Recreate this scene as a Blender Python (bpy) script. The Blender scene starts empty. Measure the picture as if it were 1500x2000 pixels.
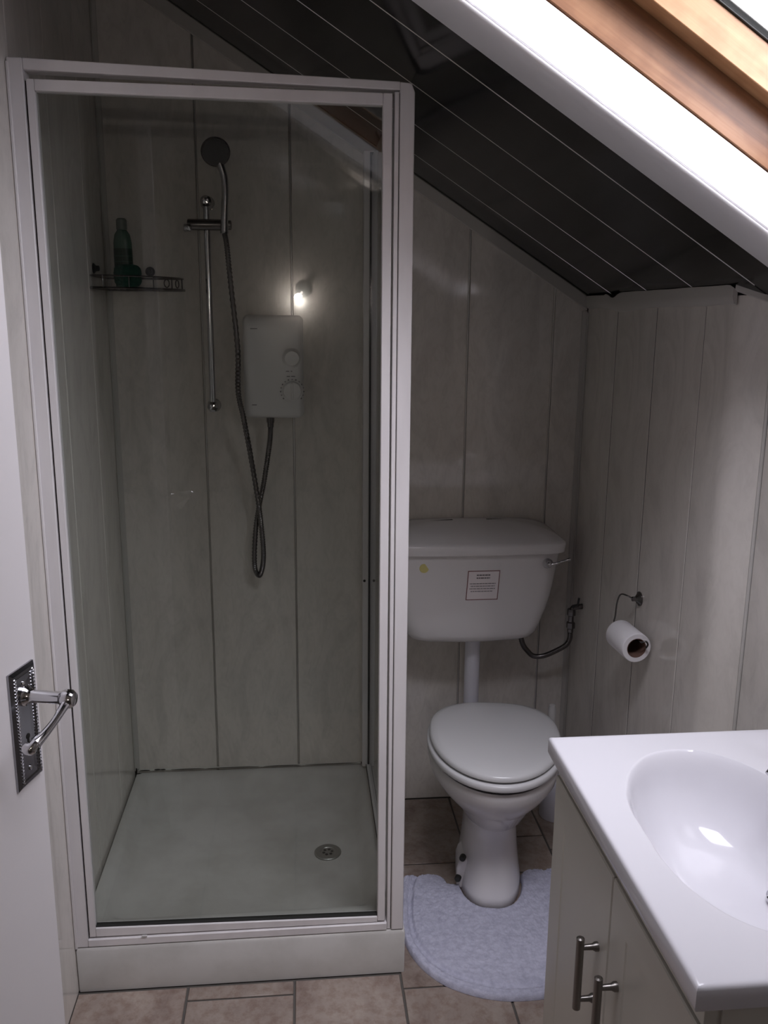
import bpy, bmesh, math, random
from mathutils import Vector, Matrix, noise
random.seed(7)
S = bpy.context.scene
COL = S.collection

# ------------------------------------------------------------------ camera
CAM = Vector((0.5189, -1.7731, 1.5136))
RX = Vector((0.99549308, -0.0945123, 0.00780762))
UY = Vector((0.01301314, 0.21768805, 0.97593164))
FW = Vector((0.09393717, 0.97143159, -0.21793684))
cam_data = bpy.data.cameras.new('camera')
cam = bpy.data.objects.new('camera', cam_data)
COL.objects.link(cam)
cam.matrix_world = Matrix(((RX.x, UY.x, -FW.x, CAM.x), (RX.y, UY.y, -FW.y, CAM.y),
                           (RX.z, UY.z, -FW.z, CAM.z), (0, 0, 0, 1)))
cam_data.sensor_fit = 'HORIZONTAL'
cam_data.sensor_width = 36.0
cam_data.lens = 1719.22 / 1500 * 36.0
cam_data.clip_start = 0.02
S.camera = cam

# ------------------------------------------------------------------ world, exposure
S.view_settings.view_transform = 'Standard'
S.view_settings.look = 'None'
S.view_settings.gamma = 1.0
S.view_settings.use_curve_mapping = False
S.view_settings.exposure = 0.12
SKY = 3.1
w = bpy.data.worlds.new('overcast_sky')
S.world = w
w.use_nodes = True
bg = w.node_tree.nodes['Background']
bg.inputs[0].default_value = (0.93, 0.90, 1.0, 1)
# overcast sky, broadly brighter around the veiled sun (behind the viewer, fairly high)
wn, wl_ = w.node_tree.nodes, w.node_tree.links
wtc = wn.new('ShaderNodeTexCoord')
wdot = wn.new('ShaderNodeVectorMath'); wdot.operation = 'DOT_PRODUCT'
wdot.inputs[1].default_value = Vector((-0.24, -0.80, 0.56)).normalized()
wl_.new(wtc.outputs['Generated'], wdot.inputs[0])
wr_ = wn.new('ShaderNodeMapRange')
wr_.interpolation_type = 'SMOOTHSTEP'
for k_, v_ in zip(('From Min', 'From Max', 'To Min', 'To Max'), (0.05, 1.0, SKY, SKY * 7.0)):
    wr_.inputs[k_].default_value = v_
wl_.new(wdot.outputs['Value'], wr_.inputs['Value'])
wl_.new(wr_.outputs['Result'], bg.inputs[1])

# room constants (metres)
W, D, ZK, TH = 1.3494, 0.7641, 1.5715, 0.5627
TT, CT, ST = math.tan(TH), math.cos(TH), math.sin(TH)
YR = -1.38           # rear wall with the doorway; the camera stands on the landing behind it
OY0, OY1 = -1.12, -0.418   # rooflight opening across the slope
OS0, OS1 = 0.085, 1.06     # ... and along the slope from the knee wall

def CP(s, y, h=0.0):
    return Vector((W - s * CT + h * ST, y, ZK + s * ST + h * CT))

def zc(x):
    return ZK + (W - x) * TT

# daylight enters only through the rooflight: tell the renderer where the opening is
pl = bpy.data.lights.new('rooflight_portal', 'AREA')
pl.shape = 'RECTANGLE'
pl.size = OS1 - OS0
pl.size_y = OY1 - OY0
pl.cycles.is_portal = True
po = bpy.data.objects.new('rooflight_portal', pl)
COL.objects.link(po)
pc = CP((OS0 + OS1) / 2, (OY0 + OY1) / 2, 0.26)
ax = Vector((-CT, 0, ST)); az = Vector((ST, 0, CT)); ay = az.cross(ax)
po.matrix_world = Matrix(((ax.x, ay.x, az.x, pc.x), (ax.y, ay.y, az.y, pc.y), (ax.z, ay.z, az.z, pc.z), (0, 0, 0, 1)))

# ------------------------------------------------------------------ materials
def new_mat(name, color=(.8, .8, .8), rough=.5, metal=0.0, spec=.5, coat=0.0):
    m = bpy.data.materials.new(name)
    m.use_nodes = True
    b = m.node_tree.nodes['Principled BSDF']
    b.inputs['Base Color'].default_value = (*color, 1)
    b.inputs['Roughness'].default_value = rough
    b.inputs['Metallic'].default_value = metal
    b.inputs['Specular IOR Level'].default_value = spec
    b.inputs['Coat Weight'].default_value = coat
    return m

def nodes(m):
    nt = m.node_tree
    return nt, nt.nodes, nt.links, nt.nodes['Principled BSDF']

def coords(nt, scale=(1, 1, 1), rot=(0, 0, 0)):
    tc = nt.nodes.new('ShaderNodeTexCoord')
    mp = nt.nodes.new('ShaderNodeMapping')
    mp.inputs['Scale'].default_value = scale
    mp.inputs['Rotation'].default_value = rot
    nt.links.new(tc.outputs['Object'], mp.inputs['Vector'])
    return mp.outputs['Vector']

def noise_tex(nt, vec, scale, detail=4, rough=.55, dist=0.0):
    n = nt.nodes.new('ShaderNodeTexNoise')
    n.inputs['Scale'].default_value = scale
    n.inputs['Detail'].default_value = detail
    n.inputs['Roughness'].default_value = rough
    n.inputs['Distortion'].default_value = dist
    nt.links.new(vec, n.inputs['Vector'])
    return n.outputs['Fac']

def ramp(nt, fac, stops):
    r = nt.nodes.new('ShaderNodeValToRGB')
    e = r.color_ramp.elements
    while len(e) < len(stops):
        e.new(0.5)
    for i, (p, c) in enumerate(stops):
        e[i].position = p
        e[i].color = (*c, 1)
    nt.links.new(fac, r.inputs['Fac'])
    return r.outputs['Color']

def mix(nt, fac, a, b, mode='MIX'):
    n = nt.nodes.new('ShaderNodeMix')
    n.data_type = 'RGBA'
    n.blend_type = mode
    if isinstance(fac, (int, float)):
        n.inputs[0].default_value = fac
    else:
        nt.links.new(fac, n.inputs[0])
    for k, v in ((6, a), (7, b)):
        if isinstance(v, tuple):
            n.inputs[k].default_value = (*v, 1)
        else:
            nt.links.new(v, n.inputs[k])
    return n.outputs[2]

def bump(nt, h, strength, dist, b):
    n = nt.nodes.new('ShaderNodeBump')
    n.inputs['Strength'].default_value = strength
    n.inputs['Distance'].default_value = dist
    nt.links.new(h, n.inputs['Height'])
    nt.links.new(n.outputs['Normal'], b.inputs['Normal'])

def wall_panel_mat(name, tint, wave_axis):
    m = new_mat(name, tint, .075, spec=.5)
    nt, N, L, b = nodes(m)
    v = coords(nt, (1, 1, .45), (0, .5, 0) if wave_axis == 'x' else (.5, 0, 0))
    f = noise_tex(nt, v, 9, 7, .62, 1.6)
    c1 = ramp(nt, f, [(.36, tuple(t * .90 for t in tint)), (.50, tint), (.66, tuple(min(1, t * 1.05) for t in tint))])
    f2 = noise_tex(nt, v, 34, 5, .6, 2.5)
    c2 = ramp(nt, f2, [(.40, (.86, .85, .84)), (.52, (1, 1, 1))])
    L.new(mix(nt, .4 if wave_axis == 'x' else .2, c1, c2, 'MULTIPLY'), b.inputs['Base Color'])
    sc = (34, 1, .4) if wave_axis == 'x' else (1, 34, .4)
    wv = noise_tex(nt, coords(nt, sc), 1.0, 2, .5)
    bump(nt, wv, .5, .00012, b)
    return m

TINT = (.675, .638, .592)
M = {}
M['panel_b'] = wall_panel_mat('marbled_pvc_back', TINT, 'x')
M['panel_s'] = wall_panel_mat('marbled_pvc_side', TINT, 'y')
M['backing'] = new_mat('wall_backing', (.10, .095, .09), .8)
M['trim'] = new_mat('white_pvc_trim', (.50, .48, .45), .35)
M['chrome'] = new_mat('chrome', (.62, .62, .64), .10, 1.0)
M['strip'] = new_mat('silver_joint_strip', (.80, .79, .78), .28, 1.0)
M['dchrome'] = new_mat('tarnished_chrome', (.16, .15, .15), .25, 1.0)
M['black'] = new_mat('gloss_black_ceiling', (.008, .0082, .0085), .12, spec=.16)
nt, N, L, b = nodes(M['black'])
bump(nt, noise_tex(nt, coords(nt, (1, 1, 1)), 7, 2), .15, .0015, b)
M['plaster'] = new_mat('painted_plaster', (.36, .34, .32), .7)
M['white_paint'] = new_mat('white_reveal_paint', (.80, .79, .80), .45)
M['alu'] = new_mat('white_coated_aluminium', (.76, .73, .73), .32)
nt, N, L, b = nodes(M['alu'])
L.new(ramp(nt, noise_tex(nt, coords(nt, (1, 1, .2)), 14, 4), [(.3, (.70, .67, .67)), (.6, (.78, .75, .75))]), b.inputs['Base Color'])
M['seal'] = new_mat('dark_rubber_seal', (.02, .02, .018), .6)
M['acrylic'] = new_mat('white_acrylic', (.60, .595, .56), .22)
nt, N, L, b = nodes(M['acrylic'])
L.new(ramp(nt, noise_tex(nt, coords(nt), 6, 6, .6), [(.35, (.50, .485, .455)), (.62, (.59, .575, .55))]), b.inputs['Base Color'])
M['ceramic'] = new_mat('white_ceramic', (.74, .715, .72), .10)
M['basin'] = new_mat('white_basin_ceramic', (.675, .665, .70), .09)
M['seat'] = new_mat('white_plastic_seat', (.64, .635, .64), .22)
M['plastic'] = new_mat('white_plastic', (.66, .65, .64), .30)
M['pipe'] = new_mat('white_plastic_pipe', (.68, .67, .74), .35)
M['cabinet'] = new_mat('cream_gloss_cabinet', (.57, .55, .49), .30)
M['nickel'] = new_mat('brushed_nickel', (.26, .245, .23), .33, 1.0)
M['doorpaint'] = new_mat('white_door_paint', (.78, .75, .755), .42)
nt, N, L, b = nodes(M['doorpaint'])
bump(nt, noise_tex(nt, coords(nt, (1, 1, .3)), 60, 4), .12, .001, b)
M['paper'] = new_mat('tissue_paper', (.82, .80, .82), .9, spec=.1)
M['card'] = new_mat('brown_card', (.16, .095, .075), .9, spec=.1)
M['grey'] = new_mat('grey_print', (.20, .18, .19), .5)
M['redprint'] = new_mat('brown_red_border', (.22, .10, .10), .5)
M['labelpaper'] = new_mat('white_label_paper', (.80, .74, .75), .5)
M['yellow'] = new_mat('yellow_sticker', (.62, .55, .22), .5)
M['darkplastic'] = new_mat('dark_plastic', (.03, .03, .03), .35)
M['drain'] = new_mat('dull_steel', (.34, .34, .32), .38, .8)
M['mould'] = new_mat('black_mould', (.025, .018, .014), .8)
M['sealant'] = new_mat('white_sealant', (.55, .54, .50), .4)
M['green'] = new_mat('dark_green_sponge', (.008, .065, .042), .85)
M['bottle'] = new_mat('pale_green_bottle', (.10, .17, .13), .2)
M['darklabel'] = new_mat('dark_green_label', (.012, .04, .022), .4)
M['mat'] = new_mat('lavender_white_cotton', (.52, .52, .62), .95, spec=.1)
nt, N, L, b = nodes(M['mat'])
mv = coords(nt)
L.new(ramp(nt, noise_tex(nt, mv, 60, 6, .7), [(.35, (.42, .42, .52)), (.6, (.55, .55, .66))]), b.inputs['Base Color'])
bump(nt, noise_tex(nt, mv, 420, 3, .7), .6, .003, b)
M['grout'] = new_mat('tile_joint', (.10, .09, .08), .7)
M['tile'] = new_mat('stone_look_vinyl', (.3, .25, .22), .42)
nt, N, L, b = nodes(M['tile'])
oi = nt.nodes.new('ShaderNodeObjectInfo')
tc = nt.nodes.new('ShaderNodeTexCoord')
ad = nt.nodes.new('ShaderNodeVectorMath'); ad.operation = 'ADD'
sc_ = nt.nodes.new('ShaderNodeVectorMath'); sc_.operation = 'SCALE'; sc_.inputs['Scale'].default_value = 7.0
L.new(oi.outputs['Random'], sc_.inputs[0])
L.new(tc.outputs['Object'], ad.inputs[0]); L.new(sc_.outputs[0], ad.inputs[1])
tv = ad.outputs[0]
f1 = noise_tex(nt, tv, 7, 8, .65, .6)
c1 = ramp(nt, f1, [(.30, (.20, .148, .128)), (.45, (.31, .255, .222)), (.62, (.39, .335, .292))])
f2 = noise_tex(nt, tv, 45, 6, .7)
c2 = ramp(nt, f2, [(.36, (.72, .62, .58)), (.55, (1, 1, 1))])
tb = ramp(nt, oi.outputs['Random'], [(0, (.80, .78, .76)), (1, (1.0, .97, .95))])
L.new(mix(nt, 1.0, mix(nt, .75, c1, c2, 'MULTIPLY'), tb, 'MULTIPLY'), b.inputs['Base Color'])
bump(nt, f1, .25, .002, b)

def pine(name, c0, c1, c2):
    m = new_mat(name, c1, .38)
    nt, N, L, b = nodes(m)
    v = coords(nt, (2.2, 60, 60))
    f = noise_tex(nt, v, 1.0, 5, .6, .6)
    g = ramp(nt, f, [(.32, c0), (.5, c1), (.66, c2)])
    st = noise_tex(nt, coords(nt), 16, 3)
    L.new(mix(nt, .5, g, ramp(nt, st, [(.42, (.72, .62, .55)), (.56, (1, 1, 1))]), 'MULTIPLY'), b.inputs['Base Color'])
    return m
M['pine'] = pine('varnished_pine', (.16, .068, .028), (.25, .118, .052), (.31, .155, .075))
M['pine_light'] = pine('pale_varnished_pine', (.30, .155, .068), (.36, .19, .09), (.41, .23, .115))

def glass_mat(name, tint, rough=.0, ior=1.5):
    """thin sheet glass: clear, faintly tinted body with a mirror-like surface"""
    m = bpy.data.materials.new(name)
    m.use_nodes = True
    nt = m.node_tree
    nt.nodes.clear()
    out = nt.nodes.new('ShaderNodeOutputMaterial')
    tr = nt.nodes.new('ShaderNodeBsdfTransparent'); tr.inputs[0].default_value = (*tint, 1)
    gl = nt.nodes.new('ShaderNodeBsdfGlossy'); gl.inputs['Roughness'].default_value = rough
    fr = nt.nodes.new('ShaderNodeFresnel'); fr.inputs[0].default_value = ior
    mx = nt.nodes.new('ShaderNodeMixShader')
    # the same reflectance whether the ray enters or leaves the sheet
    gm = nt.nodes.new('ShaderNodeNewGeometry')
    mr = nt.nodes.new('ShaderNodeMapRange')
    mr.inputs['To Min'].default_value = ior
    mr.inputs['To Max'].default_value = 1 / ior
    nt.links.new(gm.outputs['Backfacing'], mr.inputs['Value'])
    nt.links.new(mr.outputs['Result'], fr.inputs[0])
    nt.links.new(fr.outputs[0], mx.inputs[0])
    nt.links.new(tr.outputs[0], mx.inputs[1])
    nt.links.new(gl.outputs[0], mx.inputs[2])
    nt.links.new(mx.outputs[0], out.inputs[0])
    return m
M['glass'] = glass_mat('greenish_shower_glass', (.90, .915, .90), .0, 1.45)
M['pane'] = glass_mat('window_glass', (.97, .98, .98))

def emit(name, col, st):
    m = new_mat(name, col, .5)
    b = m.node_tree.nodes['Principled BSDF']
    b.inputs['Emission Color'].default_value = (*col, 1)
    b.inputs['Emission Strength'].default_value = st
    return m

# ------------------------------------------------------------------ helpers
def V(*a):
    return Vector(a)

def put(name, bm, mat, parent=None, smooth=False, bevel=0.0, seg=2, origin=None, auto=35):
    bmesh.ops.recalc_face_normals(bm, faces=bm.faces)
    me = bpy.data.meshes.new(name)
    if origin is not None:
        bmesh.ops.translate(bm, verts=bm.verts, vec=-Vector(origin))
    bm.to_mesh(me)
    bm.free()
    mats = mat if isinstance(mat, (list, tuple)) else [mat]
    for m in mats:
        me.materials.append(M[m] if isinstance(m, str) else m)
    o = bpy.data.objects.new(name, me)
    COL.objects.link(o)
    if parent:
        o.parent = parent
    if origin is not None:
        o.location = Vector(origin) - (parent_loc(parent) if parent else Vector())
    elif parent:
        o.location = -parent_loc(parent)
    if bevel:
        md = o.modifiers.new('bevel', 'BEVEL')
        md.width = bevel; md.segments = seg; md.limit_method = 'ANGLE'; md.angle_limit = math.radians(40)
    if smooth or bevel:
        for p in me.polygons:
            p.use_smooth = True
        try:
            me.set_sharp_from_angle(angle=math.radians(auto))
        except Exception:
            pass
    return o

def parent_loc(p):
    v = Vector()
    while p:
        v += p.location
        p = p.parent
    return v

def tag(o, label=None, cat=None, group=None, kind=None):
    if label: o['label'] = label
    if cat: o['category'] = cat
    if group: o['group'] = group
    if kind: o['kind'] = kind
    return o

def thing(name, label, cat, loc=(0, 0, 0), group=None):
    o = bpy.data.objects.new(name, None)
    COL.objects.link(o)
    o.location = loc
    o.empty_display_size = .05
    return tag(o, label, cat, group)

def structure(name, loc=(0, 0, 0)):
    o = bpy.data.objects.new(name, None)
    COL.objects.link(o)
    o.location = loc
    o['kind'] = 'structure'
    return o

def box(bm, x0, x1, y0, y1, z0, z1):
    vs = [bm.verts.new((x, y, z)) for x in (x0, x1) for y in (y0, y1) for z in (z0, z1)]
    for f in ((0, 1, 3, 2), (4, 6, 7, 5), (0, 4, 5, 1), (2, 3, 7, 6), (0, 2, 6, 4), (1, 5, 7, 3)):
        bm.faces.new([vs[i] for i in f])
    return bm

def hexa(bm, p):
    """p: 8 points, bottom loop of 4 then top loop of 4"""
    vs = [bm.verts.new(q) for q in p]
    bm.faces.new(vs[0:4][::-1]); bm.faces.new(vs[4:8])
    for i in range(4):
        j = (i + 1) % 4
        bm.faces.new((vs[i], vs[j], vs[4 + j], vs[4 + i]))

def prism(bm, loop, vec):
    """extrude a planar loop of points along vec"""
    vec = Vector(vec)
    a = [bm.verts.new(p) for p in loop]
    c = [bm.verts.new(Vector(p) + vec) for p in loop]
    bm.faces.new(a[::-1]); bm.faces.new(c)
    n = len(loop)
    for i in range(n):
        j = (i + 1) % n
        bm.faces.new((a[i], a[j], c[j], c[i]))

def tube(bm, pts, r, seg=10, cap=True, radii=None):
    pts = [Vector(p) for p in pts]
    n = len(pts)
    rings = []
    up = None
    for i, p in enumerate(pts):
        t = (pts[min(i + 1, n - 1)] - pts[max(i - 1, 0)]).normalized()
        if up is None:
            a = Vector((0, 0, 1)) if abs(t.z) < .9 else Vector((1, 0, 0))
            u = t.cross(a).normalized()
        else:
            u = (up - t * up.dot(t)).normalized()
        up = u
        v = t.cross(u)
        rr = radii[i] if radii else r
        rings.append([bm.verts.new(p + (u * math.cos(2 * math.pi * k / seg) + v * math.sin(2 * math.pi * k / seg)) * rr) for k in range(seg)])
    for i in range(n - 1):
        for k in range(seg):
            j = (k + 1) % seg
            bm.faces.new((rings[i][k], rings[i][j], rings[i + 1][j], rings[i + 1][k]))
    if cap:
        bm.faces.new(rings[0][::-1]); bm.faces.new(rings[-1])
    return bm

def lathe(bm, prof, origin, axis=(0, 0, 1), seg=32, cap=True):
    """prof: list of (radius, height along axis)"""
    axis = Vector(axis).normalized()
    a = Vector((0, 0, 1)) if abs(axis.z) < .9 else Vector((1, 0, 0))
    u = axis.cross(a).normalized(); v = axis.cross(u)
    o = Vector(origin)
    rings = []
    for r, h in prof:
        r = max(r, 1e-5)
        rings.append([bm.verts.new(o + axis * h + (u * math.cos(2 * math.pi * k / seg) + v * math.sin(2 * math.pi * k / seg)) * r) for k in range(seg)])
    for i in range(len(rings) - 1):
        for k in range(seg):
            j = (k + 1) % seg
            bm.faces.new((rings[i][k], rings[i][j], rings[i + 1][j], rings[i + 1][k]))
    if cap:
        bm.faces.new(rings[0][::-1]); bm.faces.new(rings[-1])
    return bm

def loft(bm, rings, cap=True):
    rs = [[bm.verts.new(p) for p in r] for r in rings]
    n = len(rs[0])
    for i in range(len(rs) - 1):
        for k in range(n):
            j = (k + 1) % n
            bm.faces.new((rs[i][k], rs[i][j], rs[i + 1][j], rs[i + 1][k]))
    if cap:
        bm.faces.new(rs[0][::-1]); bm.faces.new(rs[-1])
    return bm

def spline(pts, sub=8):
    pts = [Vector(p) for p in pts]
    out = []
    n = len(pts)
    for i in range(n - 1):
        p0, p1, p2, p3 = pts[max(i - 1, 0)], pts[i], pts[i + 1], pts[min(i + 2, n - 1)]
        for k in range(sub):
            t = k / sub
            out.append(.5 * ((2 * p1) + (p2 - p0) * t + (2 * p0 - 5 * p1 + 4 * p2 - p3) * t * t + (3 * p1 - p0 - 3 * p2 + p3) * t ** 3))
    out.append(pts[-1])
    return out

def B():
    return bmesh.new()

# ================================================================== ROOM SHELL
# floor slab and tiles
fl = put('floor', box(B(), -.3, W + .15, -3.5, D + .1, -.06, -.0035), 'grout')
tag(fl, kind='structure')
XC = [-.002, .2465, .490, .738, .981, 1.228, W]
ROWS = {0: [-1.37, -1.03, -.70, -.37, 0.0], 1: [-1.37, -1.03, -.70, -.371, -.041, 0.0], 2: [-1.37, -1.2, -.87, -.54, -.21, 0.0],
        3: [-1.37, -1.01, -.68, -.375, -.045, .21, .42, D - .002], 4: [-1.37, -1.2, -.87, -.54, -.21, .12, .36, .53, D - .002],
        5: [-1.37, -1.1, -.77, -.44, -.11, .22, .46, D - .002]}
for c, rows in ROWS.items():
    x0, x1 = XC[c] + .0025, XC[c + 1] - .0025
    for y0, y1 in zip(rows[:-1], rows[1:]):
        a0, a1 = y0 + .0025, y1 - (.0025 if y1 != 0.0 else 0)
        bm = box(B(), x0, x1, a0, a1, -.004, 0.0)
        put('tile', bm, 'tile', fl, bevel=.0015, seg=1, origin=((x0 + x1) / 2, (a0 + a1) / 2, -.002))

P = .008   # panel thickness
# back wall ---------------------------------------------------------
wb = tag(put('wall_back', box(B(), -.12, W + .12, D + P, D + .10, -.06, 2.75), 'backing'), kind='structure')
g = .0022
xs = [0.002, .2519, .5019, .7519, 1.0019, 1.2519, W - .001]
for i in range(6):
    x0, x1 = xs[i] + g, xs[i + 1] - g
    bm = B()
    prism(bm, [(x0, D, 0.0), (x1, D, 0.0), (x1, D, zc(x1) + .004), (x0, D, zc(x0) + .004)], (0, P, 0))
    put('panel', bm, 'panel_b', wb, bevel=.0022, seg=2, origin=((x0 + x1) / 2, D, 1.0))
for x in xs[1:6]:
    bm = B()
    tube(bm, [(x, D + .0050, 0.0), (x, D + .0050, zc(x))], .0017, 10)
    put('joint_strip', bm, 'strip', wb, smooth=True, origin=(x, D, 1.0))
# left wall -----------------------------------------------------------
wl = tag(put('wall_left', box(B(), -.12, -P, -.56, D + .1, -.06, 2.75), 'backing'), kind='structure')
ys = [-.55, -.255, .02, .272, .552, D - .002]
for i in range(5):
    y0, y1 = ys[i] + g, ys[i + 1] - g
    bm = box(B(), -P, 0, y0, y1, 0, 2.425)
    put('panel', bm, 'panel_s', wl, bevel=.0022, seg=2, origin=(0, (y0 + y1) / 2, 1.2))
for y in ys[1:5]:
    bm = B(); tube(bm, [(-.0052, y, 0), (-.0052, y, 2.42)], .0015, 10)
    put('joint_strip', bm, 'strip', wl, smooth=True, origin=(0, y, 1.2))
# recess in the left wall that takes the opened door
tag(put('wall_left_recess', box(B(), -.24, -.12, -1.50, -.56, -.06, 2.75), 'plaster'), kind='structure')
# right (knee) wall ---------------------------------------------------
# it steps outward by 36 mm just beyond the basin, with one panel bent round the step
XO, YB0, YB1 = 1.3900, -.120, -.196
bm = B()
box(bm, W + P, W + .11, YB0 + .010, D + .1, -.06, ZK + .03)
box(bm, XO + P, W + .11, YR - .12, YB0 + .010, -.06, ZK + .03)
wr = tag(put('wall_right', bm, 'backing'), kind='structure')
yk = [D - .002, .514, .256, .003]
for i in range(3):
    y1, y0 = yk[i] - g, yk[i + 1] + g
    bm = box(B(), W, W + P, y0, y1, 0, ZK - .012)
    put('panel', bm, 'panel_s', wr, bevel=.0022, seg=2, origin=(W, (y0 + y1) / 2, .8))
def bend(off):
    pts = [(W + off, .003 - g), (W + off, YB0 + .030)]
    for k in range(9):
        t = k / 8
        # quadratic curve round the start of the step
        p0, p1, p2 = V(W, YB0 + .022, 0), V(W, YB0, 0), V(W + .0107, YB0 - .020, 0)
        q_ = p0 * (1 - t) ** 2 + p1 * 2 * t * (1 - t) + p2 * t * t
        pts.append((q_.x + off * (1 - .3 * t), q_.y + off * .7 * t))
    pts.append((XO - .0005 + off * .7, YB1 + off * .7))
    return pts
bm = B()
ra, rb = bend(0), bend(P * .6)
prism(bm, [(x, y, 0) for x, y in ra] + [(x, y, 0) for x, y in rb[::-1]], (0, 0, 1.556))
put('panel', bm, 'panel_s', wr, smooth=True, auto=25, origin=(W, -.06, .8))
yo = [YB1 - .006, -.400, -.650, -.900, -1.150, YR]
for i in range(5):
    y1, y0 = yo[i] - g, yo[i + 1] + g
    bm = box(B(), XO, XO + P, y0, y1, 0, 1.5455)
    put('panel', bm, 'panel_s', wr, bevel=.0022, seg=2, origin=(XO, (y0 + y1) / 2, .8))
for x_, y in [(W, yk[1]), (W, yk[2]), (W, yk[3]), (XO, yo[1]), (XO, yo[2]), (XO, yo[3]), (XO, yo[4])]:
    o_ = .0024 if x_ == W else .0050
    bm = B(); tube(bm, [(x_ + o_, y, 0), (x_ + o_, y, 1.535)], .0020, 8)
    put('joint_strip', bm, 'backing' if x_ == W else 'trim', wr, smooth=True, origin=(x_, y, .8))
bm = B(); tube(bm, [(XO + .0005, YB1 - .002, 0), (XO + .0005, YB1 - .002, 1.54)], .0042, 10)
put('corner_bead', bm, 'trim', wr, smooth=True, origin=(XO, YB1, .8))
# rear wall with doorway, landing beyond --------------------------------
bm = B()
box(bm, -.24, -.05, YR - .11, YR, -.06, 2.75)
box(bm, .80, W + .11, YR - .11, YR, -.06, 2.75)
box(bm, -.05, .80, YR - .11, YR, 2.02, 2.75)
tag(put('wall_front', bm, 'plaster'), kind='structure')
tag(put('wall_landing_left', box(B(), -.34, -.24, -3.5, YR - .05, -.06, 2.5), 'plaster'), kind='structure')
tag(put('wall_landing_right', box(B(), W + .11, W + .21, -3.5, YR - .05, -.06, 2.5), 'plaster'), kind='structure')
tag(put('wall_landing_far', box(B(), -.34, W + .21, -3.5, -3.4, -.06, 2.5), 'plaster'), kind='structure')
tag(put('ceiling_landing', box(B(), -.34, W + .21, -3.5, YR - .11, 2.40, 2.5), 'plaster'), kind='structure')

# sloping ceiling ---------------------------------------------------------
SL = W / CT
bm = B()
def slab(bm, s0, s1, y0, y1, h0, h1):
    hexa(bm, [CP(s0, y0, h0), CP(s1, y0, h0), CP(s1, y1, h0), CP(s0, y1, h0),
              CP(s0, y0, h1), CP(s1, y0, h1), CP(s1, y1, h1), CP(s0, y1, h1)])
H0, H1 = .007, .16
slab(bm, -.12, SL + .14, OY1 + .02, D + .1, H0, H1)
slab(bm, -.12, SL + .14, YR - .11, OY0 - .02, H0, H1)
slab(bm, -.12, OS0 - .02, OY0 - .02, OY1 + .02, H0, H1)
slab(bm, OS1 + .02, SL + .14, OY0 - .02, OY1 + .02, H0, H1)
ce = tag(put('ceiling', bm, 'backing'), kind='structure')
yy = [D - .001, .563, .313, .063, -.187, -.437, -.687, -.937, -1.187, YR]
CR = Matrix(((-CT, 0, ST), (0, 1, 0), (ST, 0, CT))).to_4x4()
def slope_part(name, s0, s1, y0, y1, h0, h1, mat, parent, bev=.0018):
    o = CP((s0 + s1) / 2, (y0 + y1) / 2, (h0 + h1) / 2)
    bm = box(B(), -(s1 - s0) / 2, (s1 - s0) / 2, -(y1 - y0) / 2, (y1 - y0) / 2, -(h1 - h0) / 2, (h1 - h0) / 2)
    ob = put(name, bm, mat, parent, bevel=bev, seg=2)
    ob.matrix_local = Matrix.Translation(o - (parent_loc(parent) if parent else Vector())) @ CR
    return ob
def LO(y):
    return .001 if y > YB0 else -.047
for i in range(9):
    y1, y0 = yy[i] - g * .8, yy[i + 1] + g * .8
    if y1 < OY0 or y0 > OY1:
        slope_part('panel', LO(y0), SL - .005, y0, y1, 0, .007, 'black', ce)
    else:
        c0, c1 = max(y0, OY0 - .05), min(y1, OY1 + .05)
        if y1 > OY1 + .03:
            slope_part('panel', LO(y0), SL - .005, OY1 + .03, y1, 0, .007, 'black', ce)
            y1 = OY1 + .026
        if y0 < OY0 - .03:
            slope_part('panel', LO(y0), SL - .005, y0, OY0 - .03, 0, .007, 'black', ce)
            y0 = OY0 - .026
        slope_part('panel', LO(y0), OS0 - .03, y0, y1, 0, .007, 'black', ce)
        slope_part('panel', OS1 + .03, SL - .005, y0, y1, 0, .007, 'black', ce)
for y in yy[1:9]:
    if OY0 - .02 < y < OY1 + .02:
        spans = [(OS1 + .08, SL - .005)]
    else:
        spans = [(.002, SL - .005)]
    for s0, s1 in spans:
        bm = B(); tube(bm, [CP(s0, y, .0012), CP(s1, y, .0012)], .0018, 8)
        put('joint_strip', bm, 'strip', ce, smooth=True, origin=CP(.7, y, 0))

# trims -------------------------------------------------------------------
def slope_trim(name, x0, x1, y, wdt, th):
    bm = B()
    prism(bm, [(x0, y, zc(x0) - .0005), (x1, y, zc(x1) - .0005), (x1, y, zc(x1) - wdt), (x0, y, zc(x0) - wdt)], (0, -th, 0))
    return tag(put(name, bm, 'trim', bevel=.003, seg=2), kind='structure')
slope_trim('trim_1', .002, W - .002, D - .0003, .042, .006)
bm = B()   # uneven filler strip along the top of the knee wall
rs = []
K = 60
for i in range(K + 1):
    y = D - .010 + (YB0 - .004 - D + .010) * i / K
    n1 = noise.noise(Vector((y * 9, 3.1, 0))) * .0018
    dip = .013 * math.exp(-((y - .535) / .035) ** 2)
    e_ = max(0, (YB0 + .022) - y) / .026
    z = ZK + .0045 + n1 - dip - (.004 if y > .60 else 0) - .006 * e_ * e_
    zb = ZK - .034 + noise.noise(Vector((y * 7, 8.1, 0))) * .003 - .010 * math.exp(-((y - .45) / .12) ** 2)
    rs.append([(W - .0003, y, z - .006), (W - .009, y, z), (W - .010, y, (z + zb) / 2), (W - .006, y, zb + .003), (W - .0003, y, zb)])
loft(bm, rs)
tag(put('trim_2', bm, 'trim', smooth=True, auto=60), kind='structure')
bm = B()
rs = []
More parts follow.
